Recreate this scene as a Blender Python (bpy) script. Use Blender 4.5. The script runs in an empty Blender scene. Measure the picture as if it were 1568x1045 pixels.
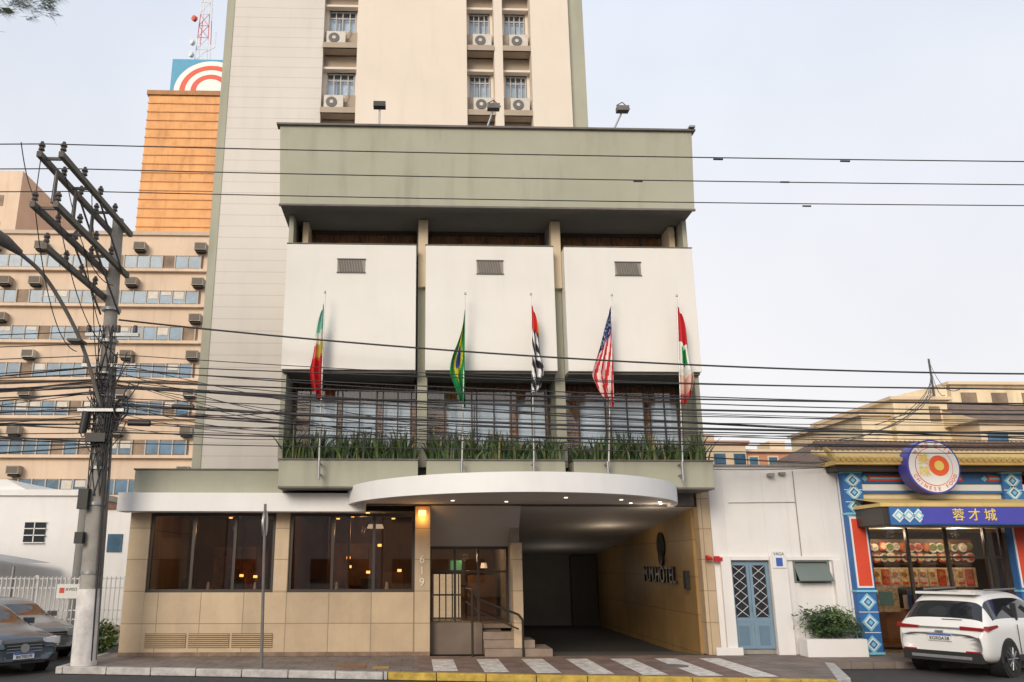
import bpy, math, random
from mathutils import Vector, Matrix
random.seed(7)
R=math.radians
scene=bpy.context.scene
# ------------------------------------------------------------------ materials
MATS={}
def nodes(name):
    m=bpy.data.materials.new(name); m.use_nodes=True
    nt=m.node_tree; return m,nt,nt.nodes['Principled BSDF']
def mat(name,col,rough=0.7,var=0.12,scale=1.5,streak=0.0,metal=0.0,bump=0.0,tile=None,groove=None,emit=None,spec=None):
    if name in MATS: return MATS[name]
    m,nt,b=nodes(name); N=nt.nodes; L=nt.links
    b.inputs['Roughness'].default_value=rough; b.inputs['Metallic'].default_value=metal
    if spec is not None: b.inputs['Specular IOR Level'].default_value=spec
    geo=N.new('ShaderNodeNewGeometry')
    nz=N.new('ShaderNodeTexNoise'); nz.inputs['Scale'].default_value=scale; nz.inputs['Detail'].default_value=5; nz.inputs['Roughness'].default_value=0.65
    L.new(geo.outputs['Position'],nz.inputs['Vector'])
    mr=N.new('ShaderNodeMapRange'); mr.inputs[1].default_value=0.3; mr.inputs[2].default_value=0.7
    mr.inputs[3].default_value=1-var; mr.inputs[4].default_value=1+var*0.4
    L.new(nz.outputs['Fac'],mr.inputs[0])
    fac=mr.outputs[0]
    def mul(a,bb):
        q=N.new('ShaderNodeMath'); q.operation='MULTIPLY'; L.new(a,q.inputs[0]); L.new(bb,q.inputs[1]); return q.outputs[0]
    if streak>0:
        mp=N.new('ShaderNodeMapping'); mp.inputs['Scale'].default_value=(2.2,2.2,0.30)
        L.new(geo.outputs['Position'],mp.inputs['Vector'])
        n2=N.new('ShaderNodeTexNoise'); n2.inputs['Scale'].default_value=1.1; n2.inputs['Detail'].default_value=5
        L.new(mp.outputs[0],n2.inputs['Vector'])
        m2=N.new('ShaderNodeMapRange'); m2.inputs[1].default_value=0.52; m2.inputs[2].default_value=0.80
        m2.inputs[3].default_value=1; m2.inputs[4].default_value=1-streak
        L.new(n2.outputs['Fac'],m2.inputs[0]); fac=mul(fac,m2.outputs[0])
    if groove:
        sx=N.new('ShaderNodeSeparateXYZ'); L.new(geo.outputs['Position'],sx.inputs[0])
        q=N.new('ShaderNodeMath'); q.operation='MULTIPLY'; q.inputs[1].default_value=1/groove; L.new(sx.outputs['Z'],q.inputs[0])
        fr=N.new('ShaderNodeMath'); fr.operation='FRACT'; L.new(q.outputs[0],fr.inputs[0])
        lt=N.new('ShaderNodeMapRange'); lt.inputs[1].default_value=0.0; lt.inputs[2].default_value=0.10; lt.inputs[3].default_value=0.74; lt.inputs[4].default_value=1
        L.new(fr.outputs[0],lt.inputs[0]); fac=mul(fac,lt.outputs[0])
    if tile:
        sx=N.new('ShaderNodeSeparateXYZ'); L.new(geo.outputs['Position'],sx.inputs[0])
        ad=N.new('ShaderNodeMath'); ad.operation='ADD'
        if tile[3]=='xz':
            L.new(sx.outputs['X'],ad.inputs[0]); L.new(sx.outputs['Y'],ad.inputs[1]); second=sx.outputs['Z']
        else:
            L.new(sx.outputs['X'],ad.inputs[0]); ad.inputs[1].default_value=0; second=sx.outputs['Y']
        cb=N.new('ShaderNodeCombineXYZ'); L.new(ad.outputs[0],cb.inputs[0]); L.new(second,cb.inputs[1])
        bt=N.new('ShaderNodeTexBrick'); bt.offset=tile[4] if len(tile)>4 else 0.0
        bt.inputs['Scale'].default_value=1; bt.inputs['Brick Width'].default_value=tile[0]; bt.inputs['Row Height'].default_value=tile[1]
        bt.inputs['Mortar Size'].default_value=tile[2]; bt.inputs['Color1'].default_value=(1,1,1,1); bt.inputs['Color2'].default_value=(.88,.88,.88,1); bt.inputs['Mortar'].default_value=(.5,.47,.44,1)
        L.new(cb.outputs[0],bt.inputs['Vector'])
        bw=N.new('ShaderNodeRGBToBW'); L.new(bt.outputs['Color'],bw.inputs[0]); fac=mul(fac,bw.outputs[0])
    cm=N.new('ShaderNodeVectorMath'); cm.operation='SCALE'; cm.inputs[0].default_value=col[:3]
    L.new(fac,cm.inputs['Scale']); L.new(cm.outputs[0],b.inputs['Base Color'])
    if bump>0:
        bp=N.new('ShaderNodeBump'); bp.inputs['Strength'].default_value=bump; bp.inputs['Distance'].default_value=0.02
        n3=N.new('ShaderNodeTexNoise'); n3.inputs['Scale'].default_value=40; n3.inputs['Detail'].default_value=3
        L.new(geo.outputs['Position'],n3.inputs['Vector']); L.new(n3.outputs['Fac'],bp.inputs['Height']); L.new(bp.outputs[0],b.inputs['Normal'])
    if emit:
        b.inputs['Emission Color'].default_value=(*emit[0],1); b.inputs['Emission Strength'].default_value=emit[1]
    MATS[name]=m; return m
def glassmat(name,tint,refl=0.06,trans=0.8):
    m,nt,b=nodes(name); N=nt.nodes; L=nt.links; N.remove(b)
    out=N['Material Output']; t=N.new('ShaderNodeBsdfTransparent'); t.inputs[0].default_value=(*[c*trans for c in tint],1)
    g=N.new('ShaderNodeBsdfGlossy'); g.inputs['Roughness'].default_value=0.02; g.inputs['Color'].default_value=(.9,.93,.95,1)
    fr=N.new('ShaderNodeFresnel'); fr.inputs[0].default_value=1.45
    ad=N.new('ShaderNodeMath'); ad.operation='ADD'; ad.inputs[1].default_value=refl; L.new(fr.outputs[0],ad.inputs[0])
    mx=N.new('ShaderNodeMixShader'); L.new(ad.outputs[0],mx.inputs[0]); L.new(t.outputs[0],mx.inputs[1]); L.new(g.outputs[0],mx.inputs[2])
    L.new(mx.outputs[0],out.inputs[0]); MATS[name]=m; return m
def attrmat(name,rough=0.8):
    m,nt,b=nodes(name); a=nt.nodes.new('ShaderNodeAttribute'); a.attribute_name='Col'
    nt.links.new(a.outputs['Color'],b.inputs['Base Color']); b.inputs['Roughness'].default_value=rough; return m

cream=mat('cream_render',(.73,.655,.565),.85,.05,.4,.06)
clad=mat('grooved_cladding',(.655,.62,.575),.8,.06,.4,.06,groove=.42)
ggreen=mat('grey_green_paint',(.395,.395,.315),.8,.10,.5,.22)
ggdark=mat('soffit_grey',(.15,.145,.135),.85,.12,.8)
white=mat('white_render',(.755,.745,.71),.8,.05,.4,.06)
white2=mat('white_paint',(.77,.755,.745),.75,.06,.6,.10)
rim=mat('canopy_white',(.80,.80,.80),.6,.06,.8,.07)
tile=mat('beige_stone_tile',(.56,.43,.285),.55,.16,1.2,.14,tile=(1.02,.74,.010,'xz'))
ochre=mat('ochre_wall',(.40,.25,.10),.5,.2,1.0,.12,tile=(1.2,.9,.010,'xz'))
brownf=mat('dark_bronze_frame',(.045,.035,.03),.4,.1)
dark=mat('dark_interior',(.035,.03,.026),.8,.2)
concrete=mat('concrete',(.34,.32,.29),.9,.25,3,.2,bump=.3)
concd=mat('concrete_dark',(.17,.16,.15),.9,.25,3,.2)
asphalt=mat('asphalt',(.055,.054,.055),.9,.3,6,bump=.5)
pave=mat('sidewalk_stone',(.25,.205,.18),.9,.4,1.3,bump=.4,tile=(.5,.5,.008,'xy',.5))
paved=mat('driveway_stone',(.24,.165,.135),.9,.45,2,bump=.4)
kerbm=mat('kerb_concrete',(.50,.48,.46),.9,.4,4,bump=.3)
yel=mat('yellow_road_paint',(.56,.39,.07),.8,.5,4)
wpaint=mat('white_road_paint',(.74,.71,.67),.8,.5,5)
steel=mat('galvanised_steel',(.35,.36,.37),.45,.15,8,metal=.7)
black=mat('black_plastic',(.02,.02,.02),.5,.1)
cable=mat('cable_black',(.03,.03,.035),.6,.1)
glassd=glassmat('dark_glass',(.84,.76,.68),.015,.88)
glassc=glassmat('clear_glass',(.95,.98,1),.03,.96)
# ------------------------------------------------------------------ builders
def empty(name,loc=(0,0,0),rz=0):
    e=bpy.data.objects.new(name,None); scene.collection.objects.link(e); e.location=loc; e.rotation_euler[2]=rz; e.empty_display_size=.3; return e
class MB:
    def __init__(s,name,parent=None,loc=(0,0,0),rot=(0,0,0)):
        s.n=name;s.p=parent;s.v=[];s.f=[];s.mi=[];s.mats=[];s.loc=loc;s.rot=rot;s.sm=[]
    def _m(s,m):
        if m not in s.mats: s.mats.append(m)
        return s.mats.index(m)
    def poly(s,pts,m,faces=None,smooth=False):
        k=len(s.v); s.v+= [tuple(p) for p in pts]; i=s._m(m)
        for f in (faces or [list(range(len(pts)))]):
            s.f.append([k+j for j in f]); s.mi.append(i); s.sm.append(smooth)
        return s
    def box(s,x0,x1,y0,y1,z0,z1,m):
        p=[(x0,y0,z0),(x1,y0,z0),(x1,y1,z0),(x0,y1,z0),(x0,y0,z1),(x1,y0,z1),(x1,y1,z1),(x0,y1,z1)]
        return s.poly(p,m,[[0,3,2,1],[4,5,6,7],[0,1,5,4],[1,2,6,5],[2,3,7,6],[3,0,4,7]])
    def prism(s,pts2,y0,y1,m,axis='y'):
        n=len(pts2)
        def P(a,b,c): return (a,c,b) if axis=='y' else ((a,b,c) if axis=='z' else (c,a,b))
        p=[P(a,b,y0) for a,b in pts2]+[P(a,b,y1) for a,b in pts2]
        F=[list(range(n))[::-1],list(range(n,2*n))]+[[i,(i+1)%n,n+(i+1)%n,n+i] for i in range(n)]
        return s.poly(p,m,F)
    def cyl(s,a,b,r0,r1,m,n=12,caps=True):
        a=Vector(a);b=Vector(b);d=(b-a).normalized()
        u=d.orthogonal().normalized();w=d.cross(u)
        p=[];
        for c,r in((a,r0),(b,r1)):
            for i in range(n):
                t=2*math.pi*i/n; p.append(c+u*math.cos(t)*r+w*math.sin(t)*r)
        s.poly(p,m,[[i,(i+1)%n,n+(i+1)%n,n+i] for i in range(n)],True)
        if caps: s.poly(p[:n],m); s.poly(p[n:],m)
        return s
    def tube(s,pts,r,m,n=8):
        for i in range(len(pts)-1): s.cyl(pts[i],pts[i+1],r,r,m,n)
        return s
    def done(s,bevel=0):
        me=bpy.data.meshes.new(s.n); me.from_pydata(s.v,[],s.f)
        for m in s.mats: me.materials.append(m)
        me.polygons.foreach_set('material_index',s.mi); me.polygons.foreach_set('use_smooth',s.sm)
        me.update(); o=bpy.data.objects.new(s.n,me); scene.collection.objects.link(o)
        o.location=s.loc; o.rotation_euler=s.rot
        if s.p: o.parent=s.p
        if bevel:
            b=o.modifiers.new('b','BEVEL'); b.width=bevel; b.segments=2; b.limit_method='ANGLE'
        return o
def text(name,parent,body,loc,size,m,rot=(R(90),0,0),ext=.015,align='CENTER',sx=1):
    c=bpy.data.curves.new(name,'FONT'); c.body=body; c.size=size; c.extrude=ext; c.align_x=align; c.align_y='CENTER'
    c.materials.append(m); o=bpy.data.objects.new(name,c); scene.collection.objects.link(o); o.location=loc; o.rotation_euler=rot; o.scale=(sx,1,1); o.parent=parent; return o
def cabinset(name,parent,curves,m):
    c=bpy.data.curves.new(name,'CURVE'); c.dimensions='3D'; c.bevel_depth=1; c.bevel_resolution=1
    for pts,r in curves:
        s=c.splines.new('POLY'); s.points.add(len(pts)-1)
        for q,p in zip(s.points,pts): q.co=(*p,1); q.radius=r
    c.materials.append(m); o=bpy.data.objects.new(name,c); scene.collection.objects.link(o); o.parent=parent; return o
def sag(a,b,s,n=24):
    return [(a[0]+(b[0]-a[0])*t,a[1]+(b[1]-a[1])*t,a[2]+(b[2]-a[2])*t-s*4*t*(1-t)) for t in [i/n for i in range(n+1)]]

# ------------------------------------------------------------------ ground
MB('ground').poly([(-600,-600,-.17),(600,-600,-.17),(600,900,-.17),(-600,900,-.17)],mat('earth_ground',(.16,.14,.12),.95,.3,.2)).done()
MB('road').poly([(-80,-14,-.15),(80,-14,-.15),(80,14,-.15),(-80,14,-.15)],asphalt).done()
def curbY(x): return -1.9-.17*(x+7.5) if x<8 else -4.53
sw=MB('sidewalk')
x0,x1=-7.45,8.2
sw.prism([(x0,curbY(x0)+.18),(.1,curbY(.1)+.18),(.1,14),(x0,14)],-.14,0,pave,'z')
sw.prism([(.1,curbY(.1)+.18),(7.2,curbY(7.2)+.18),(7.2,-.02),(.1,-.02)],-.14,0,paved,'z')
sw.prism([(7.2,curbY(7.2)+.18),(x1,curbY(x1)+.3),(x1+1.1,-1.6),(30,-1.3),(30,14),(7.2,14)],-.14,-.002,pave,'z')
sw.done()
kb=MB('kerb')
def kerbrun(a,b,m):
    x=a
    while x<b-.05:
        e_=min(b,x+.98); kb.prism([(x,curbY(x)),(e_-.015,curbY(e_)),(e_-.015,curbY(e_)+.178),(x,curbY(x)+.178)],-.14,.003+random.uniform(0,.008),m,'z'); x=e_
kerbrun(x0,-.5,kerbm); kerbrun(-.5,8,yel)
kb.prism([(x0-.15,curbY(x0)),(x0-.01,curbY(x0)),(x0-.01,1),(x0-.15,1)],-.14,.003,kerbm,'z')
kb.prism([(8.02,-4.45),(8.4,-4.2),(9.3,-1.75),(9.15,-1.6)],-.14,.003,kerbm,'z')
kb.done(.015)
zc=MB('crosswalk_marking')
for k in range(7):
    xx=.42+1.03*k; zc.poly([(xx,-.75,.005),(xx+.5,-.75,.005),(xx+.5,curbY(xx)+.3,.005),(xx,curbY(xx)+.3,.005)],wpaint)
zc.done()
mh=MB('utility_cover'); mh.box(-1.6,-1.0,-2.3,-1.8,.001,.012,mat('rusty_cover',(.30,.14,.05),.9,.4,6)); mh.box(-.85,-.5,-2.4,-2.1,.001,.012,mat('ochre_cover',(.45,.30,.08),.9,.4,6)); mh.done()
mh=MB('manhole_cover'); mh.cyl((5.6,-2.2,.0),(5.6,-2.2,.012),.3,.3,concd,24); mh.done()
# ------------------------------------------------------------------ HOTEL
H=empty('hotel_building')
t=MB('tower_walls',H)
TY=6.0; TB=20; ZT=46; z0=3.0
t.box(-7.16,-6.88,TY,TB,z0,ZT,ggreen)
t.box(-6.88,-3.52,TY+.03,TB,z0,ZT,clad)
t.box(-2.24,1.80,TY-.25,TB,z0,ZT,cream)
t.box(2.83,3.15,TY-.1,TB,z0,ZT,cream)
t.box(4.19,5.62,TY-.25,TB,z0,ZT,cream)
t.box(5.62,6.23,TY+.0,TB,z0,ZT,ggreen)
brownw=mat('recess_wall',(.42,.35,.28),.85,.1,1,.1)
for a,b in((-3.52,-2.24),(1.80,2.83),(3.15,4.19)):
    t.box(a,b,TY+1.0,TB,z0,ZT,brownw)
jn=mat('joint_line',(.62,.54,.45),.9,.1)
for z in (17.2,24.1,27,30): t.box(-2.24,1.8,TY-.253,TY-.2,z,z+.02,jn); t.box(4.19,5.62,TY-.253,TY-.2,z,z+.02,jn)
t.done()
tw=MB('tower_windows',H); ac=MB('tower_ac_units',H)
cream_d=mat('window_frame_grey',(.45,.45,.45),.6,.1)
acw=mat('ac_white',(.60,.56,.50),.5,.2,4); curt=mat('sheer_curtain',(.66,.75,.86),.8,.3,4)
for k in range(-3,9):
    zt=19.83+2.68*k
    for ci,(a,b) in enumerate(((-3.52,-2.24),(1.80,2.83),(3.15,4.19))):
        y=TY+.45
        tw.box(a,b,y,TY+1.0,zt,zt+.70,brownw)
        tw.box(a,b,TY+.2,TY+1.0,zt+.0,zt+.09,cream)
        tw.box(a,b,TY+.35,y+.28,zt-1.62,zt-1.0,brownw)
        wa,wb=a+.13,b-.1
        tw.box(wa,wb,y+.20,y+.22,zt-1.0,zt,curt)
        tw.box(wa,wb,y+.17,y+.19,zt-.24,zt,mat('blind_dark',(.14,.15,.17),.7,.2))
        gx=random.uniform(.3,.6); tw.box(wa+(wb-wa)*gx,wa+(wb-wa)*(gx+.12),y+.16,y+.165,zt-1.0,zt-.2,MATS['blind_dark'])
        for q in (wa,(wa+wb)/2-.03,wb-.06,wa+(wb-wa)*.25-.02,wa+(wb-wa)*.75-.02):
            tw.box(q,q+.04,y+.05,y+.12,zt-1.0,zt,cream_d)
        tw.box(wa+.06,wb-.06,y+.053,y+.117,zt-.33,zt-.28,cream_d); tw.box(wa+.06,wb-.06,y+.051,y+.119,zt-.06,zt-.005,cream_d)
        tw.box(wa+.05,wb-.05,y+.08,y+.085,zt-1.0,zt-.06,glassc)
        tw.box(a,wa,y,y+.29,zt-1.0,zt,cream); tw.box(wb,b,y,y+.29,zt-1.0,zt,cream)
        tw.box(a+.0,b-.0,TY-.12,TY+.349,zt-2.0,zt-1.9,brownw)
        tw.box(a+.0,b-.0,TY-.15,TY-.07,zt-2.0,zt-1.78,brownw)
        ax=a+(.26 if ci else .10)+random.uniform(-.03,.03)
        ac.box(ax,ax+.70,TY-.02,TY+.28,zt-1.78,zt-1.22,acw)
        ac.cyl((ax+.28,TY-.03,zt-1.50),(ax+.28,TY-.05,zt-1.50),.20,.20,mat('fan_grey',(.12,.12,.115),.6,.1),20)
        ac.cyl((ax+.28,TY-.052,zt-1.50),(ax+.28,TY-.06,zt-1.50),.07,.07,acw,12)
        ac.tube([(ax+.70,TY+.2,zt-1.3),(ax+.83,TY+.2,zt-1.0),(ax+.83,TY+.3,zt-.9)],.025,acw,6)
tw.done(); ac.done()
p=MB('podium_fascia',H)
p.poly([(-3.45,-1.6,10.88),(7.1,-1.6,10.88),(7.14,-1.75,12.98),(-3.52,-1.75,12.98)],ggreen)
p.poly([(-3.45,-1.6,10.88),(-3.52,-1.75,12.98),(-3.52,8,12.98),(-3.45,8,10.88)],ggreen)
p.poly([(7.1,-1.6,10.88),(7.1,6,10.88),(7.14,6,12.98),(7.14,-1.75,12.98)],ggreen)
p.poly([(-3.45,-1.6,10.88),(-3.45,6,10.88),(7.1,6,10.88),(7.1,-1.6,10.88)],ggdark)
p.box(-3.6,7.22,-1.83,-1.55,12.98,13.03,concd)
p.poly([(-3.52,-1.6,13.0),(7.14,-1.6,13.0),(7.14,6,13.0),(-3.52,6,13.0)],concd)
p.box(-3.47,7.12,-1.62,-1.55,10.83,10.878,concd)
p.done()
p=MB('podium_body',H)
p.box(-3.3,7.1,1.3,5.9,3.9,10.87,cream)
p.box(-3.3,-3.18,-.9,1.3,4.5,10.87,ggreen); p.box(6.98,7.1,-.9,1.3,4.5,10.87,ggreen)
colc=mat('column_cream',(.60,.50,.36),.8,.1)
for a,b in((.05,.30),(3.53,3.78)):
    p.box(a,b,-.75,.9,9.0,10.86,colc); p.box(a,b,-.6,.9,4.4,9.0,ggreen)
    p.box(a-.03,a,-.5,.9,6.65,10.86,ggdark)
p.box(-3.0,-2.85,-.5,.3,9.9,10.86,colc); p.box(6.75,6.9,-.5,.3,9.9,10.86,colc)
p.box(-3.18,6.98,-.4,1.2,3.9,4.9,concd)
p.done(.006)
w=MB('white_wall_panels',H)
XS=((-3.29,-.0),(.24,3.52),(3.79,7.12))
for a,b in XS:
    w.box(a,b,-1.1,.05,6.72,10.0,white)
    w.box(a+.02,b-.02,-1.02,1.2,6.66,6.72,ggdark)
    w.box(a-.01,b+.01,-1.12,-1.0,10.0,10.03,concd)
w.done(.012)
v=MB('wall_vents',H); vg=mat('vent_grey',(.16,.15,.14),.7,.1)
for a,b in((-2.0,-1.29),(1.54,2.22),(5.09,5.76)):
    v.box(a,b,-1.105,-1.06,9.24,9.6,mat('vent_back',(.30,.27,.24),.8,.1))
    n=9
    for i in range(n):
        x=a+.02+(b-a-.1)*i/n
        v.prism([(x+.05,9.26),(x+.085,9.26),(x+.035,9.58),(x,9.58)],-1.13,-1.108,vg)
    for q in (9.23,9.59): v.box(a-.01,b+.01,-1.135,-1.1,q,q+.02,vg)
v.done()
drape=mat('brown_drape',(.50,.22,.09),.85,.35,3); skyrefl=mat('painted_sky_reflection',(.80,.85,.93),.85,.2,1.5)  # pale blue panels paint the sky's reflection into the lower panes
cw=MB('podium_windows',H)
def wavy(mb,x0,x1,y,z0,z1,m,amp=.04,per=.14):
    n=max(4,int((x1-x0)/per*4)); pts=[];F=[]
    for i in range(n+1):
        x=x0+(x1-x0)*i/n; yy=y+amp*math.sin(i*math.pi/2)+random.uniform(-.01,.01)
        pts+=[(x,yy,z0),(x,yy,z1)]
    for i in range(n): F.append([2*i,2*i+2,2*i+3,2*i+1])
    mb.poly(pts,m,F,True)
for a,b in((-3.14,.03),(.32,3.5),(3.8,6.96)):
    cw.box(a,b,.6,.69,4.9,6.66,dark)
    wavy(cw,a,b,.38,6.22,6.66,drape)
    W_=(b-a)
    wavy(cw,a,b,.40,4.95,6.22,drape,.03,.2)
    for f0,f1 in((.14,.36),(.40,.68),(.73,.96)):
        j=random.uniform(-.02,.02); wavy(cw,a+W_*(f0+j),a+W_*(f1+j),.30,4.95,6.20,skyrefl,.008,.3)
    for f0 in (.14,.36,.40,.54,.68,.73,.85,.96): cw.box(a+W_*f0-.015,a+W_*f0+.02,.12,.17,4.9,6.66,brownf)
    cw.box(a,b,.123,.167,6.19,6.23,brownf); cw.box(a,b,.123,.167,4.9,4.96,brownf); cw.box(a,b,.11,.18,6.61,6.655,brownf)
    cw.box(a+.01,b-.01,.14,.15,4.96,6.6,glassc)
    wavy(cw,a,b,.30,10.0,10.87,drape)
    cw.box(a,b,.10,.18,10.0,10.10,brownf); cw.box(a,b,.10,.18,10.80,10.87,brownf)
    for i in range(5):
        x=a+(W_-.05)*i/4; cw.box(x,x+.04,.103,.177,10.10,10.80,brownf)
    cw.box(a+.01,b-.01,.13,.14,10.10,10.80,glassc)
cw.done()
pl=MB('planter_boxes',H)
PX=((-3.21,.08),(.28,3.60),(3.80,7.17))
for a,b in PX:
    pl.box(a,b,-1.2,-1.08,3.87,4.49,ggreen); pl.box(a,b,-.5,-.41,3.87,4.49,ggreen)
    pl.box(a,a+.1,-1.08,-.5,3.87,4.49,ggreen); pl.box(b-.1,b,-1.08,-.5,3.87,4.49,ggreen)
    pl.box(a+.1,b-.1,-1.08,-.5,3.90,4.38,mat('soil',(.06,.04,.03),.95,.3,8))
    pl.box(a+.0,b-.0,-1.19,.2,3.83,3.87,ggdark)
    pl.box(a-.02,b+.02,-1.23,-1.05,4.49,4.53,concd)
pl.done(.01)
leafg=[mat('leaf_%d'%i,c,.5,.3,9) for i,c in enumerate(((.06,.115,.045),(.12,.18,.05),(.035,.065,.03),(.30,.28,.10)))]
def blades(name,parent,a,b,y0,y1,z,n,h0,h1,wd=.026):
    mb=MB(name,parent)
    dens=[random.uniform(.55,1.15) for _ in range(20)]
    for i in range(n):
        x=random.uniform(a,b); y=random.uniform(y0,y1); h=random.uniform(h0,h1)*dens[int((x-a)/(b-a)*19.99)]
        dx=random.gauss(0,.26)*h; dy=random.gauss(0,.15)*h; th=random.uniform(0,math.pi); c,s_=math.cos(th)*wd,math.sin(th)*wd
        m=random.choices(leafg,(4,4,3,1.3))[0]
        P=[]
        for f,k in((0,.7),(.45,1),(.8,.7),(1,.05)):
            xx=x+dx*f*f; yy=y+dy*f*f; zz=z+h*(f-.12*f*f*abs(dx)*4)
            P+=[(xx-c*k,yy-s_*k,zz),(xx+c*k,yy+s_*k,zz)]
        mb.poly(P,m,[[0,1,3,2],[2,3,5,4],[4,5,7,6]])
    return mb.done()
for a,b in PX: blades('planter_plants',H,a+.08,b-.08,-1.12,-.5,4.36,1050,.4,.98)
l=MB('lobby_walls',H)
l.box(-6.95,-6.45,0,.35,0,3.33,tile); l.box(-3.4,-3.05,0,.35,1.45,3.33,tile); l.box(.02,.40,-.02,.35,0,3.5,tile)
l.box(-6.45,.02,0,.35,0,1.45,tile)
l.box(-6.95,-6.75,.35,6,0,3.7,tile)
l.box(-6.95,.4,-.03,.0,0,.10,mat('plinth',(.25,.17,.12),.8,.4,4))
l.box(-6.85,7.05,0.01,5.9,3.52,3.86,concd)
l.box(-6.85,-3.22,-.3,.0,3.77,4.34,ggreen); l.box(-6.85,-6.6,0,5.9,3.77,4.34,ggreen); l.box(-6.88,-3.22,-.33,.03,4.34,4.38,concd)
l.box(-7.1,-1.2,-.62,.0,3.33,3.77,rim)
l.box(7.10,7.40,-.05,12,0,3.86,tile)
l.done(.01)
vn=MB('wall_louvres',H); vt=mat('louvre_beige',(.46,.34,.21),.6,.1)
for i in range(3):
    a=-6.35+i*1.02
    vn.box(a,a+.96,-.012,.0,.2,.52,mat('louvre_dark',(.16,.11,.07),.8,.1))
    for j in range(7): vn.box(a,a+.96,-.035,-.013,.21+j*.045,.235+j*.045,vt)
vn.done()
lw=MB('lobby_windows',H)
for a,b in((-6.45,-3.4),(-3.05,.02)):
    for x in (a,a+1.02,a+2.03,b-.07): lw.box(x,x+.07,.05,.15,1.45,3.33,brownf)
    lw.box(a,b,.053,.147,1.45,1.52,brownf); lw.box(a,b,.053,.147,3.25,3.33,brownf)
    lw.box(a+.03,b-.03,.09,.10,1.5,3.27,glassd)
lw.done()
it=MB('lobby_interior',H)
wood=mat('interior_wood',(.14,.07,.035),.6,.35,2); fl=mat('interior_floor',(.20,.15,.11),.3,.2)
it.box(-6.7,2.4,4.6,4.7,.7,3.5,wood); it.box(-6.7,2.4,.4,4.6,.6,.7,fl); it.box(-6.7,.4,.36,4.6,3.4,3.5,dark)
it.box(-3.3,-3.2,.4,4.6,.7,3.4,wood)
it.box(-5.9,-4.3,4.5,4.58,1.4,2.6,mat('picture_dark',(.35,.16,.07),.5,.9,2.5)); it.box(-2.6,-1.2,4.5,4.58,1.5,2.7,mat('wall_panel',(.28,.16,.08),.5,.6,2))
warm=mat('warm_lamp',(1,.6,.25),.5,0,emit=((1,.42,.12),5)); cool=mat('white_lamp',(1,1,1),.5,0,emit=((1,.93,.8),3))
for x,y in((-6,1.5),(-5.2,3.2),(-4.2,1.2),(-2.6,1.2),(-1.7,2.4),(-.8,1.3),(-2.2,3.6),(-.6,3.5),(-1.2,.9)):
    it.cyl((x,y,3.36),(x,y,3.39),.05,.05,warm,10)
for x,y,z in((-1.9,4.0,2.25),(-1.0,3.9,2.6),(-1.85,3.8,2.0),(-.4,3,1.9),(-1.3,3.6,1.85),(-5.0,4.2,1.75),(-4.6,4.2,1.72)):
    it.cyl((x,y,z),(x,y,z+.07),.055,.055,warm,10); it.cyl((x,y,z+.07),(x,y,3.4),.008,.008,dark,5)
it.cyl((-1.0,1.0,3.0),(-1.0,1.0,3.1),.22,.18,mat('pendant_shade',(.8,.7,.6),.6,.1,emit=((1,.85,.7),.8)),18)
for x in (-5.6,-4.4,-2.3,-1.0):
    it.box(x,x+.6,1.2,1.8,1.35,1.42,wood); it.box(x+.27,x+.33,1.45,1.55,.7,1.35,dark)
    it.box(x-.35,x+.05,1.2,1.28,1.1,1.75,dark)
    it.cyl((x+.3,1.5,1.42),(x+.3,1.5,1.66),.06,.03,MATS['canopy_white'],10); it.cyl((x+.42,1.4,1.42),(x+.42,1.4,1.55),.05,.06,redp if False else wood,10)
it.box(-2.45,-2.3,2.0,2.1,.7,3.4,wood); it.box(-1.75,-1.68,1.5,1.6,.7,3.4,wood); it.box(-.9,-.3,3.2,3.6,.7,1.9,wood)
it.done()
def lamp(name,loc,e,col,parent=H,size=.1):
    d=bpy.data.lights.new(name,'POINT'); d.energy=e; d.color=col; d.shadow_soft_size=size
    o=bpy.data.objects.new(name,d); scene.collection.objects.link(o); o.location=loc; o.parent=parent
lamp('interior_lamp',(-4.9,2.4,3.0),20,(1,.6,.3)); lamp('interior_lamp',(-1.4,2.4,3.0),30,(1,.6,.3)); lamp('reception_lamp',(1.4,2.4,2.3),32,(1,.75,.5))
lamp('uplight_lamp',(.2,-.16,3.2),5,(1,.55,.15))
lamp('driveway_lamp',(5.6,3.5,2.7),13,(1,.80,.58),size=.3); lamp('driveway_lamp',(5.0,9.0,1.7),8,(1,.88,.75),size=.3); lamp('canopy_lamp',(6.0,-.2,3.25),9,(1,.82,.6),size=.1)
u=MB('uplight',H); u.cyl((.2,-.12,3.27),(.2,-.12,3.39),.09,.09,warm,14); u.done()
e=MB('entrance',H)
ceil=mat('ceiling_grey',(.50,.475,.46),.8,.05,1)
e.poly([(.40,-.0,3.51),(2.66,-.0,3.51),(2.66,.95,2.55),(.40,.95,2.55)],ceil)
e.box(.40,2.42,.95,1.05,2.48,2.56,brownf)
e.box(.4,1.68,.3,.9,0,.72,mat('ramp_wall',(.17,.13,.10),.5,.2)) 
e.box(2.42,2.66,.0,.5,0,2.62,tile)
e.box(2.42,2.66,.5,12,-.8,3.55,concrete)
for x in (.40,1.02,1.62,2.36): e.box(x,x+.06,.95,1.05,.72,2.48,brownf)
e.box(.46,2.36,.953,1.047,1.9,1.95,brownf)
e.box(.44,2.38,1.0,1.01,.72,2.48,glassd)
e.box(.4,2.4,1.1,4.5,.62,.719,fl)
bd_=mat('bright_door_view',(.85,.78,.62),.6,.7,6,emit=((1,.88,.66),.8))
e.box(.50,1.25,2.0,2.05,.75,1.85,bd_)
for i in range(5): e.box(.5+i*.17,.53+i*.17,1.93,1.99,.75,1.88,brownf)
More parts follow.
